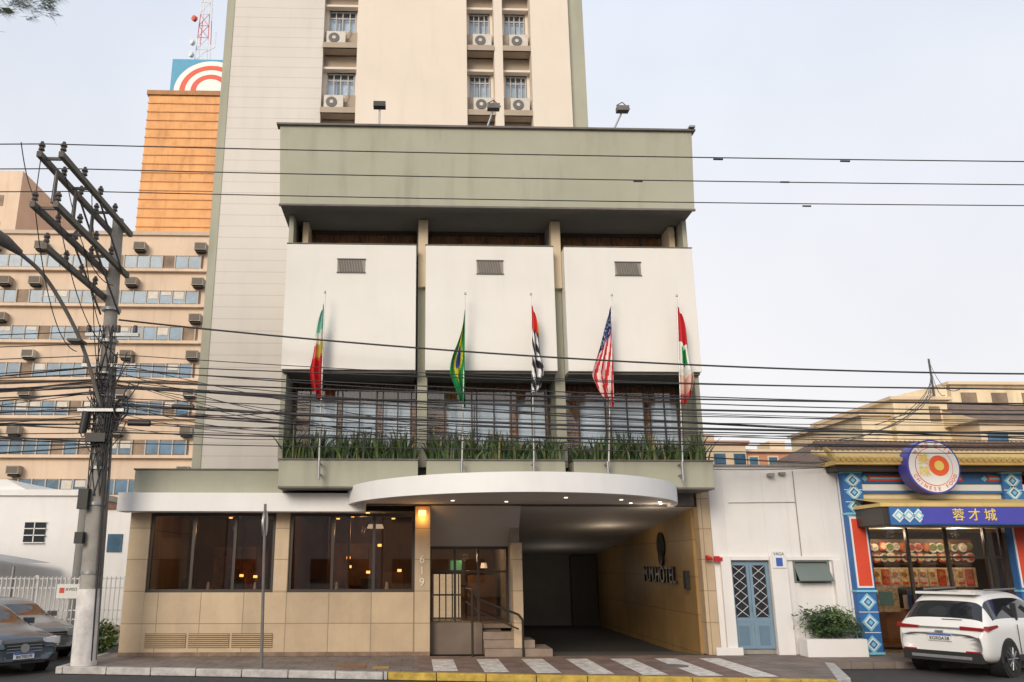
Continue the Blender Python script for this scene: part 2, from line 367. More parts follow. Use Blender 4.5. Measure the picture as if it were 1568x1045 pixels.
e.box(.5,1.25,1.93,1.985,1.3,1.34,brownf); e.box(.5,1.25,1.93,1.985,1.85,1.9,brownf)
e.box(1.5,2.3,3.0,3.6,.72,1.8,wood); e.cyl((1.95,2.9,2.0),(1.95,2.9,2.14),.10,.07,MATS['pendant_shade'],14); e.box(1.0,1.3,2.4,2.44,1.95,2.2,mat('green_exit_sign',(.1,.4,.2),.5,.1,emit=((.3,1,.5),.3)))
for k in range(4): e.box(1.70,3.30-.38*k,-.25+.27*k,.94,.0+.172*k,.172*(k+1),mat('step_stone',(.30,.23,.185),.7,.25,3))
e.done(.006)
hr=MB('handrail',H)
brass=mat('dark_handrail',(.06,.05,.04),.35,.1,metal=.6)
hr.tube([(1.25,-.2,1.55),(1.4,-.25,1.52),(1.55,-.28,1.3),(2.5,-.3,.95),(2.62,-.3,.8)],.028,brass)
hr.tube([(1.25,-.2,1.25),(1.55,-.28,1.02),(2.5,-.3,.62)],.018,brass)
for x,zb,zt in((1.4,.0,1.5),(2.6,.0,.85)): hr.cyl((x,-.28,zb),(x,-.28,zt),.028,.028,brass)
hr.done()
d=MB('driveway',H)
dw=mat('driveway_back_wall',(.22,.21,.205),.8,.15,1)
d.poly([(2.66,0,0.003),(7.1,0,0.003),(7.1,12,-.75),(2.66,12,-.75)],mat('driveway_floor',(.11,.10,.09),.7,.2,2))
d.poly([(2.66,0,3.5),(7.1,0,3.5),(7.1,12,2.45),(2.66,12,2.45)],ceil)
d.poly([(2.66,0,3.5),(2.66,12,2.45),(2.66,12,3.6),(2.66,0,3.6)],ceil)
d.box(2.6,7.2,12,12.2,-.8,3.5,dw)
d.box(7.02,7.098,.3,11.9,-.8,3.49,ochre)
d.box(6.0,6.98,11.7,11.95,-.8,2.4,mat('service_door',(.07,.065,.06),.6,.1))
d.done()
silver=mat('sign_metal',(.10,.09,.08),.3,.1,metal=.8)
text('sign_letters',H,'M.M.HOTEL',(6.98,3.3,1.8),.62,silver,(R(90),0,R(-90)),.03)
em=MB('sign_emblem',H); em.cyl((6.97,3.0,2.62),(7.015,3.0,2.62),.36,.36,mat('emblem_black',(.012,.012,.012),.3,.1),24); em.cyl((6.95,3.0,2.28),(6.99,3.0,2.28),.22,.22,MATS['emblem_black'],20); em.done()
sc=MB('wall_sconce',H); sc.box(6.9,7.0,.7,.9,1.5,1.95,black); sc.done()
c=MB('entrance_canopy',H)
cx,cy,ca,cb=2.4,.6,4.12,5.0
t0=math.asin(-.6/5.0)
ang=[math.pi-t0+(math.pi+2*t0)*i/72 for i in range(73)]
pts=[(cx+ca*math.cos(a),cy+cb*math.sin(a)) for a in ang]
n=len(pts)
lo=[(x,y,3.50) for x,y in pts]; hi=[(x,y,3.90) for x,y in pts]
c.poly(lo+hi,rim,[[i,i+1,n+i+1,n+i] for i in range(n-1)],True)
inn=[(cx+(x-cx)*.965,cy+(y-cy)*.965) for x,y in pts]
c.poly(lo+[(x,y,3.50) for x,y in inn],rim,[[i,i+1,n+i+1,n+i] for i in range(n-1)])
c.poly([(x,y,3.50) for x,y in inn]+[(x,y,3.56) for x,y in inn],ceil,[[i,i+1,n+i+1,n+i] for i in range(n-1)])
c.poly([(x,y,3.56) for x,y in inn],ceil)
c.poly([(x,y,3.9) for x,y in pts],concrete)
for x,y in((.9,-1.2),(2.2,-.9),(3.4,-2.2),(4.8,-1.6),(5.3,-.5),(5.9,-.9),(6.1,-.3)):
    c.cyl((x,y,3.545),(x,y,3.558),.04,.04,cool,12)
c.done()
text('house_number',H,'6\n1\n9',(.2,-.03,1.95),.27,mat('number_metal',(.75,.73,.7),.5,.1))
fm=MB('roof_floodlights',H)
for x,ty,tl in((-1.0,0,0),(1.76,1,.25),(5.1,1,.35)):
    fm.cyl((x,-1.4,13.0),(x+tl,-1.4,13.75),.025,.025,steel,8)
    fm.box(x+tl-.16,x+tl+.16,-1.55,-1.35,13.72,13.86,concd if ty else black)
    if ty: fm.tube([(x+tl-.16,-1.45,13.9),(x+tl,-1.45,14.0),(x+tl+.2,-1.45,13.8)],.012,black,5)
fm.box(7.05,7.2,-1.9,-1.7,13.05,13.1,steel)
fm.done()
# ------------------------------------------------------------------ flags
fmat=attrmat('flag_cloth')
def hexc(r,g,b): return tuple(((c/255)**2.2) for c in (r,g,b))
def fc_city(u,v): return hexc(130,190,170) if v>.72 else (hexc(215,215,205) if v>.60 else (hexc(205,185,80) if v>.45 and u<.6 else (hexc(200,105,95) if v>.42 else hexc(195,40,42))))
def fc_br(u,v):
    d=abs(u-.5)*1.6+abs(v-.5)*1.3
    return hexc(35,60,150) if math.hypot(u-.5,(v-.48)*1.2)<.17 else (hexc(225,200,40) if d<.48 else hexc(20,140,80))
def fc_sp(u,v):
    if v>.72: return hexc(205,50,40) if (u<.75) else hexc(230,190,60)
    return hexc(30,30,36) if int((v*1.0+u*.5)*9)%2 else hexc(225,225,228)
def fc_us(u,v):
    if v+.25*u>.78: return hexc(210,210,220) if random.random()<.12 else hexc(35,48,105)
    return hexc(195,40,50) if int((u*.9+v*.35)*9)%2 else hexc(232,222,220)
def fc_lb(u,v):
    if v>.62: return hexc(190,35,42)
    if v>.28: return hexc(40,140,80) if (abs(u-.4)<.25 and .4<v<.58) else hexc(225,225,218)
    return hexc(205,165,150) if v>.1 else hexc(195,60,60)
def flag(name,xb,xt,zt,zlen,wid,fcol,side):
    F=empty(name,(xb,-1.5,4.05))
    m=MB('pole',F); H_=8.55-4.05
    m.cyl((0,0,0),((xt-xb),0,H_),.022,.014,mat('flagpole_steel',(.55,.55,.53),.35,.1,metal=.5),10)
    m.cyl((0,0,-.05),(0,0,.4),.035,.035,steel,10); m.cyl((0,.05,.1),(0,.3,.1),.025,.025,steel,8); m.cyl((0,.05,.35),(0,.3,.35),.025,.025,steel,8)
    m.cyl(((xt-xb),0,H_),((xt-xb),0,H_+.06),.03,.02,steel,10)
    m.done()
    NU,NV=30,64; vs=[];fs=[];col=[]
    ph=random.uniform(0,6)
    for j in range(NV+1):
        f=j/NV
        w=wid*(.18+.92*math.sin(min(1,f*1.2)*math.pi*.5))*(1-.5*max(0,f-.72)/.28)
        for i in range(NU+1):
            g=i/NU
            px_=(xt-xb)*(zt-4.05)/H_
            x=px_-side*.10*f*wid+side*(.01+w*g+ .06*math.sin(f*7+ph)*g)+.025*math.sin(g*14+ph+f*3)*f
            y=-.02+.09*math.sin(g*13+ph+f*2.2)*(0.35+f)+.03*math.sin(f*9+g*5)
            z=zt-4.05-f*zlen*(1-.10*g)-.42*g*(1-f)*.9+ .07*math.sin(g*9+ph)*f
            vs.append((x-(xt-xb)*f*.35,y,z))
    for j in range(NV):
        for i in range(NU):
            k=j*(NU+1)+i; fs.append((k,k+1,k+NU+2,k+NU+1)); col.append(fcol((i+.5)/NU,1-(j+.5)/NV))
    me=bpy.data.meshes.new('cloth'); me.from_pydata(vs,[],fs); me.materials.append(fmat)
    at=me.color_attributes.new('Col','FLOAT_COLOR','CORNER')
    for pi,pl_ in enumerate(me.polygons):
        pl_.use_smooth=True
        for li in pl_.loop_indices: at.data[li].color=(*col[pi],1)
    o=bpy.data.objects.new('cloth',me); scene.collection.objects.link(o); o.parent=F
flag('city_flag',-2.23,-2.24,8.35,2.5,.42,fc_city,-.7)
flag('brazil_flag',1.10,1.22,8.2,2.45,.46,fc_br,-.7)
flag('sao_paulo_flag',2.80,2.85,8.35,2.35,.32,fc_sp,.9)
flag('united_states_flag',4.55,4.87,8.35,2.6,.62,fc_us,-.75)
flag('lebanon_flag',6.32,6.5,8.35,2.6,.42,fc_lb,.8)
# ------------------------------------------------------------------ white side building
W=empty('white_side_building')
s=MB('walls',W)
s.box(7.42,7.78,0,.4,0,4.5,white2); s.box(7.78,8.8,.0,.4,2.2,4.5,white2); s.box(8.8,9.40,.0,.4,0,4.5,white2)
s.box(9.4,10.28,0,.4,2.2,4.5,white2); s.box(9.4,10.28,0,.4,0,1.68,white2); s.box(10.28,10.74,0,.4,0,4.5,white2)
s.box(7.42,10.74,.4,8,0,4.5,white2)
s.box(7.40,10.76,-.03,.45,4.5,4.56,concrete)
s.box(7.55,7.80,-.12,0,0,2.3,white2); s.box(8.78,9.2,-.12,0,0,2.3,white2); s.box(9.2,10.6,-.06,0,2.2,2.3,white2); s.box(10.35,10.6,-.12,0,0,2.2,white2); s.box(7.80,8.78,-.06,0,2.2,2.3,white2)
s.box(7.25,7.9,-.16,-.12,0,.18,white2)
s.box(7.8,8.8,.1,.4,0,.12,concrete)
s.done(.01)
dr=MB('glazed_door',W); db=mat('door_blue_grey',(.19,.29,.38),.5,.1)
for a,b in((7.8,7.88),(8.22,8.29),(8.30,8.37),(8.70,8.78)): dr.box(a,b,.05,.12,.13,2.18,db)
dr.box(7.88,8.70,.053,.117,2.08,2.18,db); dr.box(7.88,8.70,.053,.117,.75,.85,db); dr.box(7.88,8.70,.06,.11,.13,.75,db)
for x in(7.93,8.42): dr.box(x,x+.24,.045,.06,.22,.66,mat('door_blue_dark',(.13,.21,.29),.5,.1))
dr.box(7.88,8.7,.09,.10,.85,2.08,mat('door_glass_dark',(.03,.035,.045),.1,.1))
gl=mat('grille_white',(.6,.62,.63),.5,.1)
for base in(7.89,8.38):
    for k in range(5):
        z=.87+k*.24; dr.tube([(base,.07,z),(base+.31,.07,z+.24)],.009,gl,5); dr.tube([(base+.31,.07,z),(base,.07,z+.24)],.009,gl,5)
dr.cyl((8.26,.03,1.0),(8.26,.03,1.18),.012,.012,steel,6)
dr.done()
aw=MB('awning_window',W); aw.box(9.4,10.28,.2,.25,1.68,2.2,MATS['door_glass_dark'])
gr=mat('window_green_grey',(.16,.20,.19),.5,.1)
aw.prism([(-.25,1.72),(-.23,1.70),(.1,2.16),(.08,2.18)],9.42,10.26,gr,'x')
aw.box(9.38,9.44,-.01,.1,1.66,2.22,gr); aw.box(10.24,10.30,-.01,.1,1.66,2.22,gr); aw.box(9.44,10.24,-.008,.1,2.16,2.22,gr); aw.box(9.44,10.24,-.008,.1,1.66,1.7,gr)
aw.done()
sg=MB('notice_sign',W); sg.box(8.83,9.15,-.15,-.125,2.02,2.42,mat('sign_white',(.75,.76,.78),.5,.05)); sg.box(8.91,9.07,-.158,-.151,2.06,2.26,mat('sign_blue',(.05,.12,.45),.5,.1)); sg.done()
text('notice_text',W,'VAGA',(8.99,-.153,2.35),.10,black,ext=.002)
al=MB('red_alarm_bell',W); red=mat('red_paint',(.5,.02,.02),.4,.1)
al.box(7.38,7.5,-.18,-.1,2.17,2.30,red); al.cyl((7.3,-.2,2.24),(7.16,-.22,2.26),.04,.07,red,12); al.box(7.5,7.58,-.16,-.1,2.19,2.27,red); al.done()
cn=MB('wall_conduit',W); cn.tube([(9.62,-.02,2.3),(9.62,-.02,4.4)],.012,concrete,6); cn.tube([(7.9,-.02,3.6),(9.62,-.02,3.62)],.008,concrete,6); cn.done()
wl=MB('wall_lamp',W); wl.box(8.95,9.08,-.2,0,4.25,4.33,concrete); wl.box(9.25,9.4,-.12,0,4.3,4.36,concrete); wl.done()
pb=empty('potted_bush')
q=MB('planter',pb); q.box(9.25,10.7,-.62,-.17,0,.40,white2); q.done(.01)
def leafcloud(name,parent,cen,rad,n,size,mats,clumps=14):
    mb=MB(name,parent); cl=[]
    for _ in range(clumps):
        while True:
            v_=Vector((random.uniform(-1,1),random.uniform(-1,1),random.uniform(-1,1)))
            if v_.length<1: break
        cl.append((Vector(cen)+Vector((v_.x*rad[0],v_.y*rad[1],v_.z*rad[2])),random.choice(mats),random.uniform(.25,.5)))
    for i in range(n):
        c0,m,k=random.choice(cl)
        o=Vector((random.gauss(0,1)*rad[0],random.gauss(0,1)*rad[1],random.gauss(0,1)*rad[2]))*k*.7
        P=c0+o; d1=Vector((random.gauss(0,1),random.gauss(0,1),random.gauss(0,1))).normalized(); d2=d1.orthogonal().normalized()
        L_=size*random.uniform(.6,1.4)
        mb.poly([P-d1*L_,P+d2*L_*.35,P+d1*L_,P-d2*L_*.35],m if random.random()<.7 else random.choice(mats))
    return mb.done()
leafcloud('foliage',pb,(9.95,-.4,.72),(.62,.3,.30),2200,.055,leafg[:3],22)
# ------------------------------------------------------------------ restaurant
C=empty('chinese_restaurant_building')
gold=mat('gold_paint',(.70,.50,.18),.5,.2,3); blue=mat('ornament_blue',(.035,.15,.42),.5,.15); cyan=mat('ornament_cyan',(.22,.55,.70),.5,.15)
redp=mat('ornament_red',(.68,.07,.03),.5,.12); creamy=mat('restaurant_cream',(.76,.64,.42),.7,.08); wht=mat('ornament_white',(.78,.78,.75),.5,.05); deep=mat('sign_navy',(.07,.07,.42),.4,.1)
r=MB('walls',C)
r.box(10.76,10.9,0,10,0,4.4,white2); r.box(10.9,19,3.6,10,0,4.4,creamy); r.box(10.9,19,0,3.6,3.0,4.4,creamy)
r.box(11.3,18.9,.3,3.6,-.1,.02,fl); r.box(11.32,11.4,-.02,.1,0,3.0,brownf)
r.box(10.9,19,3.5,3.59,0,3.0,mat('menu_wall_dark',(.10,.085,.07),.5,.3,3))
r.done()
ev=MB('eave',C)
for i in range(60):
    x=10.45+i*.145; ev.cyl((x,-.75,4.62),(x,.5,4.95),.06,.06,gold,8)
ev.box(10.42,19,-.7,.45,4.50,4.60,gold); ev.box(10.5,19,-.5,0,4.36,4.495,brownf)
ev.prism([(10.42,4.6),(10.2,4.95),(10.42,4.78)],-.7,-.5,gold)
ev.done()
bd=MB('ornament_bands',C)
bd.box(11.3,19,-.10,-.0,4.08,4.34,blue)
for k in range(5):
    a=11.5+k*1.55; bd.box(a,a+.9,-.12,-.101,4.14,4.29,redp); bd.box(a+.05,a+.85,-.13,-.121,4.19,4.24,cyan)
    bd.prism([(a-.18,4.21),(a-.08,4.29),(a+0.0,4.21),(a-.08,4.13)],-.125,-.101,cyan)
bd.box(11.3,19,-.14,0,3.90,4.06,wht); bd.box(11.3,19,-.18,0,3.84,3.90,blue); bd.box(11.3,19,-.08,0,3.5,3.84,creamy)
bd.done(.004)
def pillar(a,b,name):
    m=MB(name,C); m.box(a,b,-.22,0,0,4.36,blue)
    m.box(a+.03,b-.03,-.235,-.221,1.55,3.25,wht); m.box(a+.07,b-.07,-.25,-.236,1.6,3.2,redp)
    for z in (.25,.75,1.22,3.5,3.85,4.15):
        for s_,mm,yy in((.21,cyan,-.228),(.15,wht,-.234),(.11,blue,-.24),(.06,cyan,-.246)):
            cxx=(a+b)/2; m.prism([(cxx-s_,z),(cxx,z+s_),(cxx+s_,z),(cxx,z-s_)],yy-.004,yy,mm)
        m.box(a,b,-.227,-.221,z-.24,z-.225,wht)
    for z in(.02,1.45,3.3,4.33): m.box(a-.02,b+.02,-.26,-.0,z,z+.05,cyan)
    m.done()
pillar(10.80,11.27,'left_pillar'); pillar(14.9,15.4,'right_pillar')
rr=MB('red_columns',C); rr.box(15.42,15.8,-.1,0,0,4.3,redp); rr.done()
a_=MB('awning',C)
a_.box(10.95,19,-1.5,0,3.42,3.50,gold); a_.poly([(10.95,-1.5,3.5),(19,-1.5,3.5),(19,0,3.72),(10.95,0,3.72)],gold)
a_.box(11.0,19,-1.45,-.02,3.0,3.41,brownf); a_.box(11.15,19,-1.50,-1.455,3.0,3.41,blue)
a_.box(11.9,19,-1.52,-1.505,3.02,3.40,deep)
for k in range(3):
    for s_,mm,yy in((.16,wht,-1.515),(.12,cyan,-1.52),(.07,wht,-1.525)):
        cxx=11.35+k*.24; a_.prism([(cxx-s_,3.21),(cxx,3.21+s_),(cxx+s_,3.21),(cxx,3.21-s_)],yy-.003,yy,mm)
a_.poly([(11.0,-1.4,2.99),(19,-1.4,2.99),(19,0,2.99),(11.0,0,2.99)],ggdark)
a_.done()
yelt=mat('sign_yellow',(.85,.65,.15),.5,.05)
text('sign_characters',C,'蓉 才 城',(13.15,-1.53,3.21),.30,yelt,ext=.008)
rs=MB('round_sign',C)
cx_,cz_=12.72,4.42
rs.cyl((cx_,-.95,cz_),(cx_,-.55,cz_),.66,.66,deep,48); rs.cyl((cx_,-.96,cz_),(cx_,-.951,cz_),.62,.62,wht,48)
rs.cyl((cx_,-.965,cz_),(cx_,-.961,cz_),.47,.47,mat('sign_red_ring',(.7,.05,.04),.5,.05),40); rs.cyl((cx_,-.972,cz_),(cx_,-.966,cz_),.455,.455,wht,40)
rs.cyl((cx_+.12,-.98,cz_+.02),(cx_+.12,-.973,cz_+.02),.25,.25,mat('sign_orange',(.85,.12,.03),.5,.05),32)
rs.cyl((cx_+.12,-.986,cz_+.02),(cx_+.12,-.981,cz_+.02),.12,.10,yelt,24)
rs.done()
ringt=MATS['sign_red_ring']
def arc(body,r0,a0,a1,size,flip):
    for i,ch in enumerate(body):
        if ch==' ': continue
        a=R(a0+(a1-a0)*i/(len(body)-1)); rot=a-math.pi/2 if not flip else a+math.pi/2
        text('ring_letters',C,ch,(cx_+r0*math.cos(a),-.967,cz_+r0*math.sin(a)),size,ringt,(R(90),-rot,0),.003)
arc('MING CITY',.54,140,40,.12,False); arc('CHINESE FOOD',.545,205,335,.12,True)
text('round_sign_characters',C,'美\n味',(cx_-.25,-.985,cz_+.02),.3,yelt,ext=.006)
g=MB('shopfront',C)
for x in(11.4,12.4,13.4,14.4,14.82): g.box(x,x+.06,.1,.2,.1,3.0,brownf)
g.box(11.4,14.88,.103,.197,2.25,2.3,brownf)
g.box(11.42,14.86,.14,.15,.1,2.98,glassd)
pm=[mat('poster_%d'%i,c,.6,.7,11) for i,c in enumerate(((.85,.72,.42),(.65,.12,.06),(.85,.8,.66),(.55,.25,.08),(.2,.28,.1)))]
g.box(11.5,14.85,1.30,1.32,1.52,2.02,mat('menu_board',(.80,.70,.45),.5,.3,5)); g.box(11.5,14.85,1.30,1.32,2.10,2.75,mat('photo_board',(.16,.10,.06),.5,.5,6))
for i in range(13):
    x=11.55+i*.25; g.box(x,x+.21,1.27,1.295,1.56,1.98,pm[(0,2,0,1,2,0,2,2,0,1,2,0,1)[i]]); g.cyl((x+.1,1.255,1.85),(x+.1,1.268,1.85),.07,.07,pm[3],10); g.box(x+.03,x+.18,1.26,1.269,1.6,1.66,redp)
random.seed(11)
for i in range(34):
    x=11.62+(i%17)*.195+random.uniform(-.02,.02); z=2.28+.26*(i//17)+random.uniform(-.02,.02); rr_=random.uniform(.09,.13)
    g.cyl((x,1.24,z),(x,1.28,z),rr_,rr_,wht if i%3 else pm[1],14); g.cyl((x+.01,1.225,z+.01),(x+.01,1.238,z+.01),rr_*.75,rr_*.7,random.choice(pm),10)
g.box(12.0,14.6,.8,1.2,.1,1.0,mat('counter_wood',(.35,.19,.09),.5,.3,3)); g.box(12.5,12.9,.7,.79,1.0,1.35,wht)
g.box(11.55,12.2,.45,.5,.95,1.6,pm[2]); g.box(11.7,12.05,.43,.449,1.1,1.45,cyan); g.box(13.9,14.5,.45,.5,.9,1.4,MATS['sign_red_ring']); g.box(12.4,12.8,.35,.4,1.0,1.5,MATS['sign_blue'])
g.done()
lamp('restaurant_lamp',(12.3,.6,2.85),36,(1,.92,.8),C); lamp('restaurant_lamp',(14.0,.6,2.85),36,(1,.92,.8),C)
# ------------------------------------------------------------------ background left
O=empty('office_building')
offc=mat('office_cream',(.70,.55,.42),.8,.12,.3,.15); blu=mat('office_blue_glass',(.06,.17,.29),.25,.6,.8); offb=mat('office_brown_infill',(.30,.22,.16),.8,.4,1.2)
o=MB('walls',O); o.box(-48,-16.4,41.5,60,0,27.4,offc); o.box(-48.2,-16.3,41.3,60,27.4,27.7,mat('office_cap',(.55,.45,.36),.8,.1)); o.done()
o=MB('window_bands',O); fr_=mat('office_mullion',(.45,.4,.34),.7,.1)
for k in range(9):
    z=24.55-2.93*k
    o.box(-47,-16.9,41.42,41.48,z,z+1.15,offb)
    x=-47
    while x<-17.2:
        wdt=1.0
        if random.random()<.82: o.box(x,x+wdt-.1,41.36,41.42,z+.08,z+1.05,blu)
        o.box(x+wdt-.1,x+wdt,41.3,41.415,z,z+1.15,fr_)
        if random.random()<.25: o.box(x+.1,x+wdt-.15,41.33,41.358,z+random.uniform(.4,.8),z+1.04,acw)
        x+=wdt
    o.box(-48,-16.4,41.15,41.49,z-.25,z-.02,offc)
o.done()
o=MB('ac_boxes',O); acb=mat('ac_beige',(.42,.36,.29),.7,.3,3)
for k in range(9):
    z=24.55-2.93*k+1.45
    for x in (-45,-42.5,-39,-36.2,-33.6,-32.2,-29.9,-22.5,-17.5):
        if random.random()<.8 or x==-17.5:
            x+=random.uniform(-.25,.25) if x!=-17.5 else 0
            o.box(x,x+.9,40.75,41.5,z,z+.6,acb if random.random()<.8 else acw); o.box(x+.06,x+.84,40.73,40.749,z+.06,z+.54,mat('ac_grille',(.14,.12,.10),.7,.1)); o.box(x+.1,x+.8,40.9,41.4,z-.15,z,dark)
o.done()
B=empty('orange_building')
org=mat('orange_cladding',(.80,.41,.17),.8,.25,.5,.25,groove=1.0)
o=MB('walls',B); o.box(-28.4,-17,58,75,0,50,org)
for k in range(40): o.box(-28.45,-17,57.9,58.0,11+k*1.0,11.10+k*1.0,mat('orange_band',(.66,.35,.16),.8,.2))
o.box(-28.6,-16.8,57.8,75,50,50.5,mat('orange_cap',(.42,.22,.10),.8,.2)); o.done()
bl=empty('rooftop_billboard')
o=MB('panel',bl); bbl=mat('billboard_blue',(.05,.30,.50),.5,.1)
o.box(-26.3,-19.0,58,60,50.5,54.4,bbl)
for rr_,mm,yy in((3.9,wht,57.97),(3.3,MATS['ornament_red'],57.94),(2.7,wht,57.91),(2.1,MATS['ornament_red'],57.88),(1.5,wht,57.85)):
    o.poly([(-22+rr_*math.cos(R(a)),yy,50.55+rr_*.93*math.sin(R(a))) for a in range(0,181,6)],mm)
o.done()
an=empty('radio_mast'); o=MB('lattice',an)
rw=(mat('mast_red',(.65,.12,.08),.5,.1),mat('mast_white',(.75,.75,.75),.5,.1))
for i in range(16):
    z=52+i*1.5; m=rw[(i//2)%2]
    s_=lambda zz:.75-.028*(zz-52)
    for sx,sy in((-1,-1),(1,-1),(1,1),(-1,1)):
        o.cyl((-23.7+sx*s_(z),60+sy*s_(z),z),(-23.7+sx*s_(z+1.5),60+sy*s_(z+1.5),z+1.5),.05,.05,m,5)
    for sx in(-1,1): o.cyl((-23.7+sx*s_(z),59.3,z),(-23.7-sx*s_(z+1.5),59.3,z+1.5),.035,.035,m,5)
    o.cyl((-23.7-s_(z),59.3,z),(-23.7+s_(z),59.3,z),.035,.035,m,5)
for z in(55.5,57,60): o.cyl((-24.5,58.9,z),(-24.7,58.6,z),.32,.32,rw[(int(z))%2],14)
o.tube([(-23.2,59,56),(-22.2,59,56.6),(-22.2,59,58.5)],.05,rw[1],5)
o.done()
ap=empty('apartment_building'); o=MB('walls',ap); o.box(-70,-41.4,60,75,0,42,offc)
for k in range(11): o.box(-47,-43,59.95,60,8+k*3,9.2+k*3,offb)
o.done()
hw=empty('white_house')
wh3=mat('house_white',(.80,.79,.78),.75,.06,.6,.12)
o=MB('walls',hw); o.box(-22,-11.35,8,16,0,4.35,wh3); o.box(-22.1,-11.25,7.9,16,4.35,4.55,wh3); o.prism([(-22,4.55),(-13.2,4.55),(-13.9,4.9),(-22,4.9)],8.0,16,wh3)
o.box(-13.07,-12.40,7.93,8,2.8,3.46,MATS['door_glass_dark'])
for z in(2.78,3.02,3.24,3.46): o.box(-13.1,-12.37,7.9,7.94,z,z+.03,wht)
o.box(-12.75,-12.72,7.9,7.94,2.8,3.46,wht)
o.done()
hs=empty('small_house'); o=MB('walls',hs); o.box(-11.0,-9.2,8.6,14,0,3.95,wh3); o.box(-11.1,-9.1,8.5,14,3.95,4.08,mat('roof_tile_red',(.25,.12,.08),.9,.3,4)); o.box(-10.5,-10.0,8.56,8.6,2.5,3.1,blu); o.box(-9.2,-7.0,10,14,0,3.2,cream); o.done()
cp=empty('carport'); o=MB('roof',cp)
n=16; P=[]
for i in range(n+1):
    f=i/n; x=-16.2+4.3*f; z=2.02+.55*math.cos((f-.1)*1.5); P+=[(x,5.0,z),(x,7.6,z)]
o.poly(P,mat('metal_roof',(.36,.37,.39),.5,.15),[[2*i,2*i+2,2*i+3,2*i+1] for i in range(n)],True)
for x in(-15.6,-12.0): o.cyl((x,5.2,-.1),(x,5.2,2.05),.05,.05,steel)
o.done()
fe=empty('metal_fence'); o=MB('rails',fe); fw=mat('fence_white',(.62,.62,.62),.5,.1)
for z in(.55,.8,1.42,1.68): o.box(-17,-8.1,4.4,4.44,z,z+.04,fw)
x=-17
while x<-8.1: o.box(x,x+.028,4.37,4.399,.4,1.76,fw); x+=.13
for x in(-17,-15,-13,-11,-8.2): o.box(x,x+.08,4.441,4.52,-.1,1.80,fw)
o.box(-17,-8.1,4.4,4.6,-.1,.4,concrete); o.done()
fs_=empty('fence_sign'); o=MB('panel',fs_); o.box(-10.3,-9.65,4.32,4.34,1.15,1.55,wht); o.box(-10.22,-10.08,4.315,4.319,1.3,1.45,redp); o.done(); text('lettering',fs_,'AVISO',(-9.88,4.315,1.4),.12,black,ext=.002)
leafcloud('hedge',None,(-7.75,1.1,.30),(.30,.3,.30),1800,.06,leafg,20)
# ------------------------------------------------------------------ background right
rb=empty('distant_building'); o=MB('walls',rb)
terr=mat('terracotta_wall',(.58,.28,.18),.8,.15,.5); crm2=mat('far_cream',(.74,.60,.44),.8,.1,.5)
o.box(17,20.6,30,38,0,9.3,crm2); o.box(16.8,20.8,29.8,38,9.3,9.5,terr); o.box(20.6,25.5,31,38,0,8.9,terr); o.box(20.5,25.7,30.8,38,8.9,9.1,crm2)
for k in range(6):
    x=17.3+k*1.25; o.box(x,x+.7,29.9 if x<20 else 30.9,30.05 if x<20 else 31.0,8.0,8.7,crm2 if x>20 else blu); o.box(x+.1,x+.6,29.85 if x<20 else 30.85,29.9 if x<20 else 30.9,8.1,8.6,blu)
o.box(18,18.6,29.8,30.5,9.5,9.9,crm2); o.box(23,24,32,34,9.1,9.8,crm2)
o.done()
ho=empty('tiled_roof_house'); o=MB('walls',ho); rt=mat('brown_roof_tiles',(.20,.135,.105),.9,.5,3)
o.box(15.6,30,10.2,20,0,5.6,crm2)
o.poly([(15.2,9.6,5.7),(30.5,9.6,5.7),(30.5,15,7.3),(17.6,15,7.3)],rt); o.poly([(15.2,9.6,5.7),(17.6,15,7.3),(15.2,20,5.7)],rt)
o.poly([(15.2,20,5.7),(17.6,15,7.3),(30.5,15,7.3),(30.5,20,5.7)],rt)
for i in range(70):
    x=15.6+i*.21; f=1 if x>17.6 else (x-15.2)/2.4
    o.cyl((x,9.55,5.74),(x,9.6+5.4*f,5.74+1.6*f),.05,.05,rt,5)
o.poly([(15.2,9.6,5.6),(30.5,9.6,5.6),(30.5,20,5.6),(15.2,20,5.6)],concd); o.box(15.2,30.5,9.55,9.6,5.55,5.72,concd)
o.done()
h2=empty('cream_house'); o=MB('walls',h2); crs=mat('sunlit_cream',(.84,.70,.48),.8,.18,.6,.25)
o.box(22.6,25.2,17,25,0,9.6,crs); o.box(22.4,25.4,16.8,25,9.6,9.75,crm2); o.box(21.2,22.6,17.4,25,0,8.9,crs); o.box(21.0,22.7,17.2,25,8.9,9.05,crm2)
o.prism([(22.5,9.75),(25.3,9.75),(25.3,10.3),(24.0,10.1)],17,25,crs)
o.box(23.2,23.7,16.95,17,8.7,9.3,crm2); o.box(24.3,24.8,16.95,17,8.6,9.3,offb)
o.box(25.2,34,15,25,0,8.3,crm2); o.poly([(24.9,14.6,8.3),(34,14.6,8.3),(34,19,9.8),(24.9,19,9.8)],rt); o.poly([(24.9,14.6,8.28),(24.9,19,9.78),(24.9,23,8.28)],crs)
o.box(25.5,26.4,14.95,15,6.9,7.8,blu); o.box(27.5,33,20,25,8.3,11.0,crs); o.box(27.3,33.2,19.8,25,11.0,11.15,crm2)
for x in(28,29.6,31.2): o.box(x,x+.8,19.95,20,9.7,10.6,offb)
o.cyl((24.6,16.9,9.6),(24.6,16.9,11.6),.05,.05,concd,6)
o.done()
